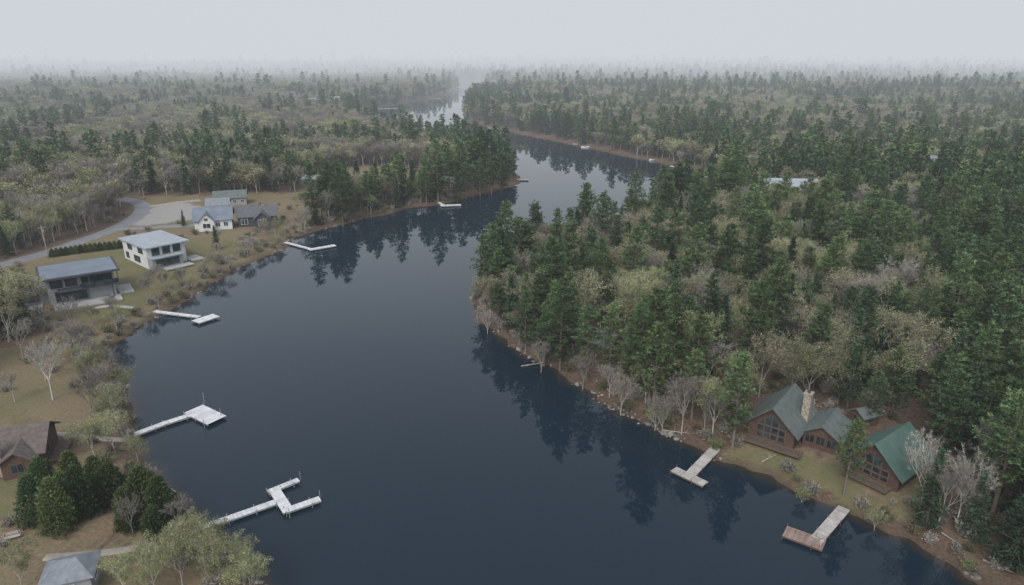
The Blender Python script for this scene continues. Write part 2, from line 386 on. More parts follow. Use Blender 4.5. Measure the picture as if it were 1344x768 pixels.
def window(fr,gl,ax,w,u,z,W,Hh,cols=1,rows=1):
    s=1 if ax[0]=='+' else -1
    def bx(mb,uu,zz,ww,hh,off,th):
        if ax[1]=='x': mb.box(w+s*off,uu,zz,th,ww,hh)
        else: mb.box(uu,w+s*off,zz,ww,th,hh)
    bx(gl,u,z,W,Hh,.02,.05)
    t=.09
    for k in range(cols+1): bx(fr,u-W/2+k*W/cols,z,t,Hh+t,.05,.08)
    for k in range(rows+1): bx(fr,u,z-Hh/2+k*Hh/rows,W+t,t,.052,.07)
def gable(mw,mr,cx,cy,L,W,h,rise,ov=.6,rot=0,z0=0,t=.2):
    mw.prism([(-W/2,-1.2),(W/2,-1.2),(W/2,h),(0,h+rise),(-W/2,h)],-L/2,L/2,cx,cy,z0,rot)
    sl=rise/(W/2);e=W/2+ov;ze=h-ov*sl
    for s in (-1,1):
        pr=[(0,h+rise+.02),(s*e,ze+.02),(s*e,ze+.02+t),(0,h+rise+.02+t)]
        mr.prism(pr,-L/2-ov,L/2+ov,cx,cy,z0,rot)
def gableglass(gl,fr,x,W,h,rise,s=-1,base=.4,cy=0):
    k=.62;sl=rise/(W/2)
    pr=[(-W/2*k,base),(W/2*k,base),(W/2*k,h-.1),(0,h-.1+sl*W/2*k-.1),(-W/2*k,h-.1)]
    x0=x+s*.02;gl.prism(pr,min(x0,x+s*.05),max(x0,x+s*.05),0,cy,0,0)
    for q in range(5):
        yy=-W/2*k+q*W*k/4;top=h-.2+sl*(W/2*k-abs(yy))
        fr.box(x+s*.09,yy+cy,(base+top)/2,.08,.2,top-base)
    for zz in (base,h*.5,h-.1): fr.box(x+s*.092,cy,zz,.07,W*k,.26)
def house(name,x,y,rot,zoff=0): return empty(name,x,y,hz(x,y)+zoff,rot)
def yawto(nx,ny): return math.atan2(ny,nx)+math.pi
def mbs(n): return [MB() for _ in range(n)]
e=house('lake_cabin',44.8,97.5,yawto(-.62,-.78),.2)
w,r,g,f,c,d=mbs(6)
gable(w,r,0,1.2,9.5,7.2,2.7,3.3,.8)
gable(w,r,1.2,-5.6,6.6,5.2,2.3,1.6,.6,0)
gableglass(g,f,-4.75,7.2,2.7,3.3,-1,.3,1.2)
for u in (-7.2,-5.6,-4.0): window(f,g,'-x',-2.1,u,1.3,1.3,1.4,2,1)
for u in (-.4,1.6,3.2): window(f,g,'-y',-8.2,u,1.4,1.3,1.1,2,1)
window(f,g,'+y',4.8,-2,1.5,1.6,1.1,2,1);window(f,g,'+y',4.8,2,1.5,1.6,1.1,2,1)
c.box(.9,-2.2,3.4,1.3,1.1,7.6);c.box(.9,-2.2,7.3,1.5,1.3,.25)
c2=MB();c2.box(.9,-2.2,7.55,.5,.5,.35)
d.box(-5.9,.2,.0,2.0,8.5,.2)
for yy in (-3.8,-1.4,1.6,4.2): d.box(-6.8,yy,.6,.12,.12,1.1)
d.box(-6.8,.2,1.15,.1,8.2,.08)
w.obj('walls',m_log,e);r.obj('roof',m_roofG,e);g.obj('windows',m_glass,e);f.obj('window_frames',m_brown,e);c.obj('chimney',m_stone,e);c2.obj('chimney_pot',m_dark,e);d.obj('porch_deck',m_trim,e)
e=house('green_roof_cabin',55.6,87.3,yawto(-.80,-.60),.2)
w,r,g,f,c,d=mbs(6)
gable(w,r,0,0,9.0,7.6,2.3,3.4,.7)
gableglass(g,f,-4.5,7.6,2.3,3.4,-1,.3)
for u in (-2.4,0,2.4): window(f,g,'-y',-3.8,u,1.2,1.2,1.0,2,1)
window(f,g,'+y',3.8,0,1.3,1.4,1.0,2,1)
d.box(-5.6,0,.0,2.0,6.4,.2)
for yy in (-3.0,0,3.0): d.box(-6.5,yy,.6,.12,.12,1.0)
d.box(-6.5,0,1.1,.1,6.2,.08)
w.obj('walls',m_log,e);r.obj('roof',m_roofT,e);g.obj('windows',m_glass,e);f.obj('window_frames',m_brown,e);d.obj('porch_deck',m_trim,e)
def shed(name,x,y,rot,L,W,h,rise,mw,mr):
    e=house(name,x,y,rot,.1);w,r,g,f=mbs(4);gable(w,r,0,0,L,W,h,rise,.4)
    window(f,g,'-x',-L/2,0,1.2,1.0,1.2,2,1);window(f,g,'-y',-W/2,0,1.2,.9,.8,2,1)
    w.obj('walls',mw,e);r.obj('roof',mr,e);g.obj('window',m_glass,e);f.obj('window_frame',m_trim,e)
shed('garden_shed',58.3,100,.4,3.4,2.8,2,.9,m_brown,m_roofG)
HC=G(794,458,2.5);shed('hidden_cottage',HC[0],HC[1],2.45,5.4,4.6,2.7,1.9,m_brown,m_roofH);CAB+=[(HC[0],HC[1],5.0),(HC[0]-1,HC[1]-5.5,3)]
x,y=G(12,598,2.5);e=house('brown_roof_cottage',x,y,math.radians(20),.2)
w,r,g,f,c,d=mbs(6)
gable(w,r,0,0,11,8,2.8,2.3,.7);gable(w,r,2.8,-3.5,5,4,2.6,1.4,.5,math.pi/2)
for u in (-4,-1.8): window(f,g,'-y',-4,u,1.5,1.5,1.4,2,1)
window(f,g,'+x',5.5,-1.5,1.5,1.5,1.4,2,1);window(f,g,'+x',5.5,1.8,1.5,1.5,1.4,2,1)
window(f,g,'-y',-6.0,2.8,1.4,1.6,1.4,2,1)
c.box(.2,-4.7,3.0,1.2,.9,6.2);c.box(.2,-4.7,6.2,1.4,1.1,.2);d.box(6.6,0,.0,2.0,6,.2)
w.obj('walls',m_log,e);r.obj('roof',m_roofBr,e);g.obj('windows',m_glass,e);f.obj('window_frames',m_trim,e);c.obj('chimney',m_stone,e);d.obj('patio',m_trim,e)
x,y=G(98,770,2);e=house('grey_roof_cottage',x,y,.35,.1)
w,r,g,f=mbs(4);w.box(0,0,.9,4.6,4.0,3.6)
ov=.5;a,b_=2.3+ov,2.0+ov
r.pts([(-a,-b_,2.65),(a,-b_,2.65),(a,b_,2.65),(-a,b_,2.65),(-.8,0,4.1),(.8,0,4.1)],[(3,2,1,0),(0,1,5,4),(1,2,5),(2,3,4,5),(3,0,4)])
window(f,g,'-y',-2.0,0,1.4,1.4,1.1,2,1);window(f,g,'+x',2.3,0,1.4,1.2,1.1,2,1)
w.obj('walls',m_grey,e);r.obj('roof',m_roofGr,e);g.obj('windows',m_glass,e);f.obj('window_frames',m_trimW,e)
e=house('modern_dark_house',-112,163,math.radians(36),.2);e.scale=(1.1,1.1,1.1)
w,w2,r,g,f,d,st,f2=mbs(8)
w.box(2.5,0,2.6,13,10,6.4);w2.box(-8.2,1.5,1.2,8.4,9,3.8);w2.box(6.3,-5.4,1.25,5.4,.8,3.9)
r.box(2.5,-.6,6.0,15.6,13,.38);r.box(-8.4,1.2,3.3,10.2,11,.36);r.box(3.2,-6.2,3.05,10.8,2.6,.22)
f2.box(2.5,-.6,6.24,14.6,12,.08);f2.box(-8.6,1.2,3.52,9.2,10,.06)
for u in (-2.2,.6): window(f,g,'-y',-5,u,4.4,2.2,1.9,2,1)
window(f,g,'-y',-5,5.6,4.35,6,2.5,4,1);window(f,g,'-y',-5,.2,1.35,6,2.3,4,1)
window(f,g,'+x',9,0,4.3,8.4,2.6,5,1);window(f,g,'+x',9,0,1.3,8.4,2.4,5,1)
window(f,g,'-y',-3,-10,1.4,2.2,1.7,2,1);window(f,g,'-y',-3,-6.8,1.4,2.2,1.7,2,1);window(f,g,'-x',-12.4,1.5,1.5,3,1.4,2,1)
for u in (-1.8,8.2): d.box(u,-7.2,1.4,.22,.22,3.4)
for u in (4,9.6): d.box(u,-6.9,4.6,.18,.18,2.7)
g.box(5.8,-7.4,3.75,7.6,.05,1.0)
st.box(3,-8.2,-.1,13,4.5,.3);st.box(11.0,-2,-.15,3,7,.3);st.box(-8,-5,-.1,5,3,.24)
w.obj('upper_walls',m_grey,e);w2.obj('lower_wing',m_grey,e);r.obj('flat_roofs',m_dark,e);f2.obj('roof_membrane',m_roofB,e);g.obj('glazing',m_glass,e);f.obj('window_frames',m_dark,e);d.obj('porch_columns',m_dark,e);st.obj('terrace',m_concrete,e)
e=house('modern_white_house',-104.5,194,math.radians(50),.2)
w,w2,r,g,f,d,st=mbs(7)
w.box(0,2,2.6,11,16,6.6);w2.box(-1,-7.2,1.2,8.6,2.6,3.6);w2.box(6.5,3,1.3,2.2,9,4)
r.box(0,1.6,6.1,12.6,18.4,.36);r.box(-1,-7.6,3.15,9.4,3.6,.26);r.box(6.7,3,3.45,3,9.8,.26)
for u in (-3,0,3): window(f,g,'-y',-6,u,4.5,2.1,2.2,1,1)
window(f,g,'-y',-8.5,-1,1.5,6.5,2.0,4,1)
window(f,g,'+x',5.5,-3.5,2.9,3.6,5.0,2,3);window(f,g,'+x',5.5,1.5,4.7,3.6,1.7,2,1);window(f,g,'+x',5.5,6.5,4.7,4,1.7,3,1);window(f,g,'+x',7.6,3,1.6,7,1.9,4,1)
window(f,g,'-x',-5.5,-2,4.5,3,1.6,2,1);window(f,g,'-x',-5.5,5,4.5,3,1.6,2,1);window(f,g,'-x',-5.5,1,1.6,4,1.8,3,1);window(f,g,'-x',-5.5,7.5,1.6,2,1.8,1,1)
st.box(8.0,-5,-.1,4,6,.3);st.box(1,-10,-.1,8,3,.3)
w.obj('walls',m_white,e);w2.obj('stone_base',m_grey,e);r.obj('flat_roofs',m_roofL,e);g.obj('glazing',m_glass,e);f.obj('window_frames',m_dark,e);st.obj('terrace',m_concrete,e)
e=house('gabled_farmhouse',-98,237,math.radians(18),.2)
w,w2,r,r2,g,f,g2=mbs(7)
gable(w,r,-7,0,12,9,3.6,3.4,.6,0);gable(w,r,-9,-3.5,5,5,3.4,2.6,.5,math.pi/2)
gable(w2,r2,7.4,1.5,13,8,3.4,2.8,.5,0);gable(w2,r2,9,-3.0,5,5,3.0,2.2,.5,math.pi/2)
for u in (-5.5,-3,): window(f,g,'-y',-4.5,u,1.8,1.4,1.5,2,1)
window(f,g,'-y',-6.0,-9,1.8,2.4,1.6,2,1);window(f,g,'-y',-6.0,-9,4.0,1.2,1.0,1,1)
window(f,g,'-x',-13,0,2,4,1.8,3,1);window(f,g,'-y',-2.5,3,1.6,2.2,1.8,2,1);window(f,g,'-y',-5.5,9,1.6,2.6,2,3,1)
w.obj('walls',m_white,e);w2.obj('barn_walls',m_dark,e);r.obj('roof',m_roofB,e);r2.obj('barn_roof',surf('charcoal_roof',(.07,.075,.085),(.11,.12,.13),rough=.6),e);g.obj('windows',m_glass,e);f.obj('window_frames',m_trimW,e)
def simple(name,px,py,z,rot,L,W,h,rise,mw,mr,cr=0):
    x,y=G(px,py,z);e=house(name,x,y,rot,.1);w,r,g,f=mbs(4);gable(w,r,0,0,L,W,h,rise,.5)
    for k in range(int(L/3)): window(f,g,'-y',-W/2,-L/2+1.6+k*3,h*.5,1.3,1.2,2,1)
    window(f,g,'-x',-L/2,0,h*.5,2,1.4,2,1)
    w.obj('walls',mw,e);r.obj('roof',mr,e);g.obj('windows',m_glass,e);f.obj('window_frames',m_trimW,e)
    if cr:
        n=math.hypot(x,y);CAB.append((x,y,cr));CAB.append((x-x/n*cr,y-y/n*cr,cr*.9));
        if cr>9: CAB.append((x-x/n*cr*2.2,y-y/n*cr*2.2,cr*.8))
simple('roadside_house',304,268,2,.3,12,8,3,2.2,m_grey,m_roofG,9)
simple('roadside_house',288,278,2,.3,8,6,3,2,m_white,m_roofGr)
simple('garage',412,243,2,.1,9,6,2.6,1.3,m_grey,m_roofL,8)
simple('shore_cottage',562,247,2,.2,11,8,3,2.2,m_brown,m_roofBr,7)
simple('shore_cottage',592,246,2,-.3,7,6,3,2,m_brown,m_roofG,5)
simple('long_metal_shed',1034,254,3,-.12,22,12,5,2.2,m_grey,m_roofL,15)
simple('forest_house',1226,232,4,.3,12,9,9,2.5,m_dark,m_roofGr,9)
simple('forest_house',928,242,4,.1,9,7,7,2.5,m_grey,m_roofGr,7)
for px,py in ((412,141),(440,138),(465,134)):
    simple('distant_house',px,py,4,random.uniform(-.4,.4),13,9,6,3.5,m_grey,m_roofGr,14)
# ---------------------------------------------------------------- docks
def dock(name,segs,mat,poles=(),zt=.55,rail=None):
    e=empty(name,0,0,0);b,p,s=mbs(3)
    for q,((x0,y0),(x1,y1),wd) in enumerate(segs):
        L=math.hypot(x1-x0,y1-y0);a=math.atan2(y1-y0,x1-x0);n=max(2,int(L/.22));dx,dy=(x1-x0)/L,(y1-y0)/L;zq=zt+q*.012
        for k in range(n):
            t=(k+.5)/n*L
            b.box(x0+dx*t,y0+dy*t,zq+random.uniform(-.004,.004),L/n-.02,wd,.05,a,random.uniform(.8,1.08))
        for sg in (-1,1):
            s.box((x0+x1)/2-dy*sg*(wd/2-.08),(y0+y1)/2+dx*sg*(wd/2-.08),zq-.16,L,.12,.24,a)
            k=0
            while k<=L:
                px_,py_=x0+dx*k-dy*sg*(wd/2+.08),y0+dy*k+dx*sg*(wd/2+.08)
                p.seg((px_,py_,-2),(px_,py_,zt+.35),.05);k+=3.6
    for x,y,hh in poles: p.seg((x,y,-2),(x,y,hh),.05)
    b.obj('deck_boards',mat,e);s.obj('side_beams',m_grey if mat is m_dockW else m_trim,e);p.obj('posts',m_grey if mat is m_dockW else m_trim,e)
    return e
def DG(a): return G(a[0],a[1],.5)
A0,A1,A2=DG((172,572)),DG((215,556)),DG((256,543))
dock('t_shaped_dock',[(A0,A1,1.3),(A1,A2,1.3),(DG((254,537)),DG((285,552)),3.6)],m_dockW,[DG((268,527))+(2.2,),DG((290,546))+(2.0,),DG((268,558))+(1.8,)])
dock('u_shaped_dock',[(DG((240,703)),DG((262,694)),1.2),(DG((262,694)),DG((362,659)),1.2),(DG((360,643)),DG((379,672)),1.5),(DG((352,646)),DG((392,630)),1.0),(DG((374,671)),DG((420,655)),1.2)],m_dockW,[DG((394,627))+(1.6,),DG((420,652))+(1.6,),DG((380,676))+(1.6,)])
dock('l_shaped_dock',[(DG((940,588)),DG((907,622)),1.6),(DG((884,616)),DG((926,636)),1.6)],m_dockG)
dock('boat_dock',[(DG((1108,667)),DG((1068,713)),1.6)],m_dockG)
dock('swim_platform',[(DG((1030,697)),DG((1082,716)),2.4)],m_dockB)
dock('long_floating_dock',[(DG((170,400)),DG((205,409)),1.3),(DG((205,409)),DG((262,416)),1.3),(DG((256,423)),DG((284,414)),3.0)],m_dockW)
dock('floating_dock',[(DG((374,318)),DG((412,328)),1.2),(DG((405,328)),DG((440,322)),2.0)],m_dockW)
dock('floating_dock',[(DG((570,262)),DG((583,270)),1.4),(DG((578,270)),DG((605,269)),2.6)],m_dockW)
dock('floating_dock',[(DG((678,236)),DG((694,236)),2.6)],m_dockG)
for a,b_ in (((640,168),(675,169)),((752,189),(782,190)),((845,207),(872,209)),((880,218),(912,221)),((545,129),(578,129)),((492,143),(528,142)),((430,146),(460,144))):
    dock('far_dock',[(DG(a),DG(b_),3)],m_dockW)
def boat(px,py,rot,s=1):
    x,y=G(px,py,0);e=empty('motor_boat',x,y,0,rot);e.scale=(s,s,s);h,c=mbs(2)
    st=[(-2.6,.95,.0),(-1,1.05,0),(.8,.95,.05),(2.1,.5,.15),(2.9,.04,.3)];V=[]
    for X_,wd,r_ in st: V+=[(X_,-wd,.75+r_),(X_,-wd*.7,-.15+r_*.5),(X_,wd*.7,-.15+r_*.5),(X_,wd,.75+r_),(X_,wd*.8,.72+r_),(X_,wd*.7,.3),(X_,-wd*.7,.3),(X_,-wd*.8,.72+r_)]
    Fs=[]
    for k in range(len(st)-1):
        for j in range(8): Fs.append((k*8+j,k*8+(j+1)%8,(k+1)*8+(j+1)%8,(k+1)*8+j))
    Fs+=[tuple(range(8)),tuple(range(32,40))[::-1]];h.pts(V,Fs)
    c.prism([(-.7,.6),(.7,.6),(.6,1.35),(-.6,1.35)],.5,.58,0,0,0,0);c.box(-.3,0,.55,.6,.9,.5);c.box(-2.75,0,.6,.35,.4,.9)
    h.obj('hull',m_boat,e);c.obj('windscreen_seats_and_motor',m_dark,e)
for a in ((768,194,.1),(858,211,0)): boat(*a,s=1.1)
# ---------------------------------------------------------------- roads and paths
def smooth(pl,it=3):
    for _ in range(it):
        q=[pl[0]]
        for a,b in zip(pl,pl[1:]): q+=[(a[0]*.75+b[0]*.25,a[1]*.75+b[1]*.25),(a[0]*.25+b[0]*.75,a[1]*.25+b[1]*.75)]
        q.append(pl[-1]);pl=q
    return pl
def strip(name,pl,w,mat,off=.12):
    pl=smooth(pl);P=[];
    for a,b in zip(pl,pl[1:]):
        n=max(1,int(math.hypot(b[0]-a[0],b[1]-a[1])/1.2))
        for k in range(n): P.append((a[0]+(b[0]-a[0])*k/n,a[1]+(b[1]-a[1])*k/n))
    P.append(pl[-1]);P=np.array(P);D=np.gradient(P,axis=0);D/=np.linalg.norm(D,axis=1)[:,None]+1e-9;Nn=np.stack([-D[:,1],D[:,0]],1)
    m=7;V=[];
    for k in range(m):
        o_=(k/(m-1)-.5)*w;Q=P+Nn*o_;V.append(np.column_stack([Q,hgt(Q[:,0],Q[:,1])+off*(1 if 0<k<m-1 else -1)]))
    V=np.stack(V,1);n=len(P);i,j=np.meshgrid(np.arange(n-1),np.arange(m-1),indexing='ij');q=(i*m+j).ravel()
    me=build(name,V.reshape(-1,3),np.stack([q,q+1,q+m+1,q+m],1),None,None,[mat],True);COL.objects.link(bpy.data.objects.new(name,me))
strip('road',ROAD,7,m_asph,.2);strip('driveway',DRIVE,4.5,m_gravp,.18);strip('driveway',DRIVE2,4.5,m_asph,.26)
strip('path',PATHW,1.6,m_gravp);strip('path',PATHB,1.6,m_gravp);strip('path',PATHE,1.6,m_concrete)
# ---------------------------------------------------------------- forest placement
pts=[];
def jgrid(r0,r1,sp,ang=50,cy=-30):
    R=r1+60
    xs=np.arange(-R,R,sp);ys=np.arange(-20,R,sp)
    X,Y=np.meshgrid(xs,ys);X=X.ravel()+rng.uniform(-.5,.5,X.size)*sp;Y=Y.ravel()+rng.uniform(-.5,.5,Y.size)*sp
    r=np.hypot(X,Y);a=np.degrees(np.arctan2(np.abs(X),Y-cy))
    k=(r>=r0)&(r<r1)&(a<ang)&(Y>20);return X[k],Y[k]
def place(r0,r1,sp,lod,sc):
    X,Y=jgrid(r0,r1,sp);s=sdf(X,Y)
    k=(s>(1.2 if lod==0 else 2))&~cmask(X,Y,CLEAR)
    k&=~((X<-15)&(Y<112))
    k&=~((pdist(ROAD,X,Y,False)<7)|(pdist(DRIVE,X,Y,False)<4)|(pdist(PATHW,X,Y,False)<2)|(pdist(PATHB,X,Y,False)<2))
    for cx,cy,cr in CAB: k&=np.hypot(X-cx,Y-cy)>cr
    k&=~(cmask(X,Y,SPARSE)&(rng.random(len(X))<.42))
    X,Y,s=X[k],Y[k],s[k];n=len(X)
    z=fbm(X/38,Y/38,71);z2=fbm(X/160,Y/160,81)
    left=np.clip((-X-15)/60,0,1)*np.clip((Y-180)/60,0,1)
    right=np.clip((X-20)/50,0,1)*np.clip((520-Y)/200,0,1)
    pc=.10+.65*np.clip((z-.45)*4,0,1)+.6*(z2-.5)+.50*np.exp(-s/20)
    pc=pc+right*(.14+.32*np.clip((X-75)/60,0,1))-.20*left*np.clip(s/60,0,1)-.05*np.clip((Y-450)/200,0,1)
    u=rng.random(n);con=u<pc
    u2=rng.random(n);bare=(~con)&(u2<.24+.18*left+.42*np.clip((fbm(X/50,Y/50,61)-.44)*3,0,1))
    pid=np.zeros(n,int);A=(PN,SN,BN,XN) if lod==0 else (PF,SF,BF,XF)
    pin=con&(rng.random(n)<.68);spr=con&~pin;bud=~con&~bare
    for msk,L in ((pin,A[0]),(spr,A[1]),(bud,A[2]),(bare,A[3])): pid[msk]=np.array(L)[rng.integers(0,len(L),n)][msk]
    scl=rng.uniform(.58,1.0,n)*sc
    scl=np.where(pin,scl*np.where(rng.random(n)<.3+.35*np.exp(-s/20),1.18,.85),scl);scl=np.where(spr,scl*.98,scl)
    tint=np.clip(fbm(X/25,Y/25,44)*1.8-.5+.2*right+rng.normal(size=n)*.25,0,1)
    H=hgt(X,Y,None)-.1
    pts.append(np.column_stack([X,Y,H,pid,rng.uniform(0,6.28,n),scl,tint]))
place(40,290,4.5,0,1.0);place(290,480,5.0,1,1.0);place(480,1000,6.2,1,1.0);place(1000,2200,9.5,1,1.25);place(2200,6500,26,1,2.0)
# small growth along the cleared west bank
X_,Y_=jgrid(95,420,4.0);s=sdf(X_,Y_);k=(X_<0)&(Y_>100)&(s>1)&(s<9)&cmask(X_,Y_,CLEAR)&(rng.random(len(X_))<.55)
for cx,cy,cr in CAB: k&=np.hypot(X_-cx,Y_-cy)>cr*.9
X_,Y_=X_[k],Y_[k];n=len(X_);pts.append(np.column_stack([X_,Y_,hgt(X_,Y_)-.05,np.where(rng.random(n)<.7,XN[0],BN[1]),rng.uniform(0,6.28,n),rng.uniform(.22,.5,n),rng.random(n)]))
# undergrowth
X_,Y_=jgrid(50,300,3.1);s=sdf(X_,Y_);k=(s>.6)&(~cmask(X_,Y_,Z['lawn'])|(s<5))&~cmask(X_,Y_,Z['gravel'])&((fbm(X_/8,Y_/8,14)>.5)|(s<6))&(pdist(ROAD,X_,Y_,False)>5)&~(cmask(X_,Y_,Z['dry'])&(rng.random(len(X_))<.6)&(s>7))
for cx,cy,cr in CAB: k&=np.hypot(X_-cx,Y_-cy)>cr*.8
X_,Y_=X_[k],Y_[k];n=len(X_)
pts.append(np.column_stack([X_,Y_,hgt(X_,Y_)-.05,np.where(rng.random(n)<.65,SH[0],SH[1]),rng.uniform(0,6.28,n),rng.uniform(.5,1.3,n),rng.random(n)]))
PT=np.vstack(pts)
me=bpy.data.meshes.new('forest');me.vertices.add(len(PT));me.vertices.foreach_set('co',PT[:,:3].astype(np.float32).ravel())
a=me.attributes.new('pid','INT','POINT');a.data.foreach_set('value',PT[:,3].astype(np.int32))
fl(me,'rot',PT[:,4]);fl(me,'scl',PT[:,5]);fl(me,'tint',PT[:,6])
fo=bpy.data.objects.new('forest',me);COL.objects.link(fo)
ng=bpy.data.node_groups.new('forest_scatter','GeometryNodeTree')
ng.interface.new_socket('Geometry',in_out='INPUT',socket_type='NodeSocketGeometry');ng.interface.new_socket('Geometry',in_out='OUTPUT',socket_type='NodeSocketGeometry')
gi=ng.nodes.new('NodeGroupInput');go=ng.nodes.new('NodeGroupOutput');io=ng.nodes.new('GeometryNodeInstanceOnPoints')
ci=ng.nodes.new('GeometryNodeCollectionInfo');ci.inputs['Collection'].default_value=fc;ci.inputs['Separate Children'].default_value=True;ci.inputs['Reset Children'].default_value=True
def na_(nm,t):
    n=ng.nodes.new('GeometryNodeInputNamedAttribute');n.data_type=t;n.inputs[0].default_value=nm
    return next(o for o in n.outputs if o.enabled and o.name=='Attribute')
cx=ng.nodes.new('ShaderNodeCombineXYZ');er=ng.nodes.new('FunctionNodeEulerToRotation')
L=ng.links.new
L(gi.outputs[0],io.inputs['Points']);L(ci.outputs[0],io.inputs['Instance']);io.inputs['Pick Instance'].default_value=True
L(na_('pid','INT'),io.inputs['Instance Index']);L(na_('rot','FLOAT'),cx.inputs[2]);L(cx.outputs[0],er.inputs[0]);L(er.outputs[0],io.inputs['Rotation'])
L(na_('scl','FLOAT'),io.inputs['Scale']);L(io.outputs[0],go.inputs[0])
md=fo.modifiers.new('scatter','NODES');md.node_group=ng
# ---------------------------------------------------------------- individual trees
def tree(name,pid,px,py,h,base_h,tint=None,z=1.5):
    x,y=G(px,py,z);o=bpy.data.objects.new(name,protos[pid]);s=h/base_h
    o.location=(x,y,hz(x,y)-.1);o.rotation_euler=(0,0,random.uniform(0,6.28));o.scale=(s*random.uniform(.9,1.1),s*random.uniform(.9,1.1),s)
    o['tint']=random.random() if tint is None else tint;COL.objects.link(o)
for px,py,h in ((735,478,20),(690,455,15),(636,395,18),(655,410,17),(648,385,19),(672,420,14),(765,330,21),(690,375,17),(835,505,17),(857,535,17),(715,470,13),(962,582,16.5),(1108,645,12.5),(985,505,13),(1165,545,12),(745,465,18),(860,480,14),(705,445,16),(725,455,15),
  (450,292,23),(436,285,21),(460,285,18),(428,280,17),(445,275,19),(575,262,26),(612,257,17),(630,252,17),(560,262,18),(645,250,16),(590,255,20),(660,246,14),(600,262,15),(1330,640,15),(1280,600,13),(1140,560,10),(1225,470,15),(1260,520,14),(1310,560,15),(930,500,13),(900,470,13)):
    tree('pine_tree',random.choice(PN),px,py,h,20,random.uniform(.3,1))
for px,py,h in ((285,330,8),(242,300,6),(8,430,12),(22,445,11),(-8,440,13),(-30,430,11),(35,432,9),(1250,560,12),(1330,520,12)):
    tree('spruce_tree',random.choice(SN),px,py,h,16)
for px,py,h in ((70,527,11),(110,475,9),(60,500,7),(765,502,8),(895,562,11),(925,562,9),(1230,690,10),(1255,690,11),(1208,668,10),(1095,505,10),(150,420,6),(95,470,8),(210,370,5),(340,320,6),(400,300,8),(200,655,6),(120,545,8),(640,430,7),(1290,640,10),(30,470,8),(240,372,5),(300,350,5),(325,335,5),(55,425,8),(20,530,6),(140,520,7),(175,700,6),(235,692,5.5),(95,440,8),(150,545,7),(710,480,8),(870,560,8),(1190,520,10),(815,535,8),(800,515,7)):
    tree('bare_tree',random.choice(XN),px,py,h,14)
for px,py,h in ((150,560,8),(165,520,6.5),(240,770,7),(290,775,7.5),(205,785,6),(330,785,7),(165,785,5.5),(262,735,6),(285,722,5.2),(860,555,5),(1055,648,3.5),(1150,684,3.5),(320,745,5.5),(250,708,4.5),(125,600,7),(150,590,7),(30,775,6),(130,500,8),(400,285,9),(350,240,10),(200,760,5.5),(180,600,5),(230,745,6),(270,750,6)):
    tree('budding_tree',random.choice(BN),px,py,h,14,random.uniform(.7,1))
for px,py,h in ((50,680,8),(80,690,7.5),(110,670,8.5),(150,650,8),(190,655,8),(215,675,7.5),(130,640,7),(170,685,7),(100,640,7),(205,690,6),(60,640,7),(228,668,6),(90,665,8.5)):
    tree('cedar_tree',random.choice(CE),px,py+8,h*random.uniform(.85,1.1),8)
for k in range(16):
    t=k/15;tree('hedge_cedar',CE[1],70+95*t,340-11*t,2.6,6)
# ---------------------------------------------------------------- rocks along the near shore
bm=bmesh.new();bmesh.ops.create_icosphere(bm,subdivisions=1,radius=1);iv=np.array([v.co[:] for v in bm.verts]);iF=np.array([[v.index for v in f.verts] for f in bm.faces]);bm.free()
cand=rng.uniform([-90,55],[75,260],(60000,2));s=sdf(cand[:,0],cand[:,1]);cand=cand[(s>-.6)&(s<.7)&(fbm(cand[:,0]/6,cand[:,1]/6,8)>.5)][:1000]
hh=hgt(cand[:,0],cand[:,1]);VV=[];FF=[];SS=[]
for k,(x,y) in enumerate(cand):
    r=rng.uniform(.10,.38)*(1 if rng.random()<.88 else 1.8);sc=np.array([r*rng.uniform(.8,1.5),r*rng.uniform(.8,1.5),r*.7])
    VV.append(iv*sc*rng.uniform(.75,1.2,(len(iv),1))+np.array([x,y,max(hh[k],-.1)+.02]));FF.append(iF+k*len(iv));SS.append(np.full(len(iv),rng.uniform(.6,1.2)))
me=build('shore_rocks',np.vstack(VV),np.vstack(FF),None,np.concatenate(SS),[m_rock]);COL.objects.link(bpy.data.objects.new('shore_rocks',me))
def log(name,a,b,r):
    m=MB();m.seg(a,b,r,8,1,r*.5)
    p=Vector(a);q=Vector(b);
    for k in range(5):
        c=p.lerp(q,random.uniform(.4,.95));m.seg(c,c+Vector((random.uniform(-1,1),random.uniform(-1,1),random.uniform(.2,.8))),r*.25,4,1,.01)
    m.obj(name,m_log2)
m_log2=surf('driftwood',(.24,.21,.18),(.36,.32,.28),scale=2)
a=G(684,480,.2);b_=G(716,475,.6);log('fallen_log',a+(.1,),b_+(.5,),.13)
for (p,q) in (((1290,735),(1330,752)),((1235,700),(1262,716)),((230,640),(215,628)),((870,560),(905,566)),((1000,605),(1018,598))):
    a=G(*p,1);b_=G(*q,1.2);log('fallen_log',a+(hz(*a)+.2,),b_+(hz(*b_)+.3,),.11)
def pole(px,py,h):
    x,y=G(px,py,2);m=MB();z=hz(x,y);m.seg((x,y,z-.5),(x,y,z+h),.16,8,1,.11);m.box(x,y,z+h-.7,2.2,.12,.14,.6);m.seg((x+.3,y,z+h-2.2),(x+.3,y,z+h-1.2),.22,8);m.obj('utility_pole',m_log2)
pole(137,290,9.5);pole(63,336,9.5);pole(1028,246,9)
x,y=G(16,706,2);e=house('park_bench',x,y,.5);b1,b2=mbs(2)
for k in range(4): b1.box(0,-.2+k*.14,.46,1.8,.11,.04)
for k in range(3): b1.box(0,.36,.62+k*.14,1.8,.04,.11)
for u in (-.75,.75): b2.box(u,-.15,.22,.08,.08,.44);b2.box(u,.31,.45,.08,.06,.9)
b1.obj('seat_and_back_slats',m_dockG,e);b2.obj('legs',m_trim,e)
m=MB();fp=GL([(1178,548),(1210,566),(1260,574),(1340,584)],3);zz=0
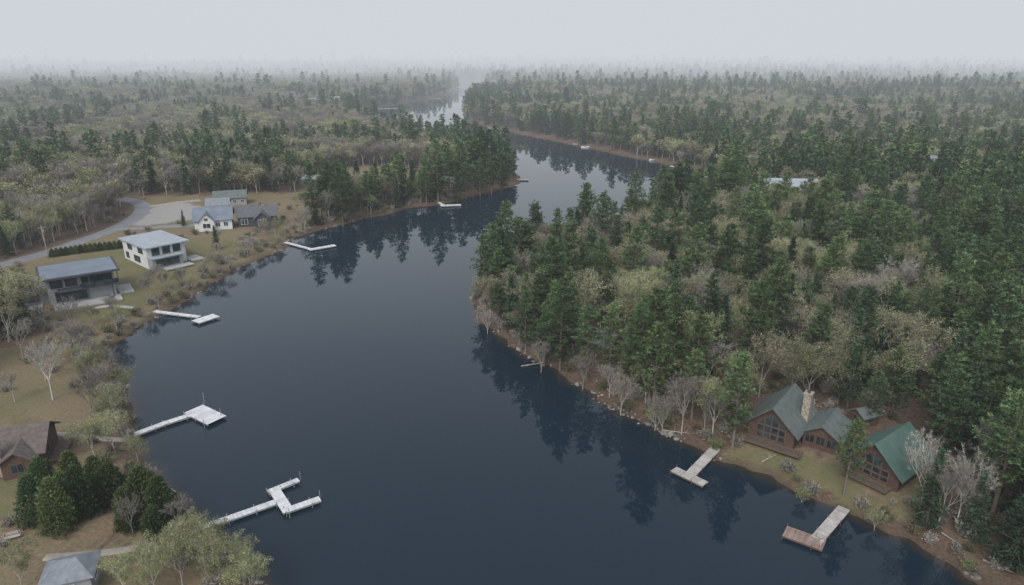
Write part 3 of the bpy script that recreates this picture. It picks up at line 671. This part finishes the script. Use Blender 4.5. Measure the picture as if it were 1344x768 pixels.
for a,b_ in zip(fp,fp[1:]):
    L_=math.hypot(b_[0]-a[0],b_[1]-a[1]);n=int(L_/.2);an=math.atan2(b_[1]-a[1],b_[0]-a[0])
    for k in range(n):
        x=a[0]+(b_[0]-a[0])*k/n;y=a[1]+(b_[1]-a[1])*k/n
        if k%6==0: zz=hz(x,y)+.8
        m.box(x,y,zz,.17,.05,1.9,an)
m.obj('wooden_fence',m_trim)
# ---------------------------------------------------------------- fog (absorbing boxes, emission stands in for scattered daylight), sky, sun, camera
def fog(name,b,sig,colr):
    x0,x1,y0,y1,z0,z1=b;m=MB();m.box((x0+x1)/2,(y0+y1)/2,(z0+z1)/2,x1-x0,y1-y0,z1-z0)
    mt,nt,o=nmat(name);ab=N(nt,'ShaderNodeVolumeAbsorption');ab.inputs['Color'].default_value=(0,0,0,1);ab.inputs['Density'].default_value=sig
    em=N(nt,'ShaderNodeEmission');em.inputs['Color'].default_value=rgb(colr);em.inputs['Strength'].default_value=sig  # haze glow put in as emission, the volume scatters no light
    ad=N(nt,'ShaderNodeAddShader');nt.links.new(ab.outputs[0],ad.inputs[0]);nt.links.new(em.outputs[0],ad.inputs[1]);nt.links.new(ad.outputs[0],o.inputs['Volume'])
    m.obj(name,mt)
fog('mist',(-12000,12000,-3000,12000,-6,420),1/5500,(.56,.61,.665))
fog('mist_layer',(-11950,11950,320,11950,-5.8,418),1/4000,(.57,.62,.67))
fog('fog_bank',(-11900,11900,1050,11900,-5.5,415),1/800,(.67,.705,.74))
w=bpy.data.worlds.new('World');scene.world=w;w.use_nodes=True;nt=w.node_tree;nt.nodes.clear()
EL,AZ=math.radians(48),math.radians(200)
sk=N(nt,'ShaderNodeTexSky',sky_type='NISHITA',sun_disc=False,sun_elevation=EL,sun_rotation=AZ,dust_density=3,air_density=1.2)
hs=N(nt,'ShaderNodeHueSaturation');hs.inputs['Saturation'].default_value=.42;hs.inputs['Value'].default_value=1.5;nt.links.new(sk.outputs[0],hs.inputs['Color'])
bg=N(nt,'ShaderNodeBackground');bg.inputs[1].default_value=.15;nt.links.new(hs.outputs[0],bg.inputs[0])
wo=N(nt,'ShaderNodeOutputWorld');nt.links.new(bg.outputs[0],wo.inputs[0])
sl=bpy.data.lights.new('sun','SUN');sl.energy=1.1;sl.angle=math.radians(18);sl.color=(1,.985,.96)
so=bpy.data.objects.new('sun',sl);COL.objects.link(so)
dv=Vector((math.sin(AZ)*math.cos(EL),math.cos(AZ)*math.cos(EL),math.sin(EL)))
so.rotation_euler=dv.to_track_quat('Z','Y').to_euler()
cam=bpy.data.cameras.new('camera');cam.lens=24;cam.sensor_width=36;cam.clip_end=30000;cam.clip_start=.5
co=bpy.data.objects.new('camera',cam);co.location=(0,0,CAM_H);co.rotation_euler=(math.pi/2-PITCH,0,0);COL.objects.link(co);scene.camera=co
print('done',time.time()-T0,len(PT))
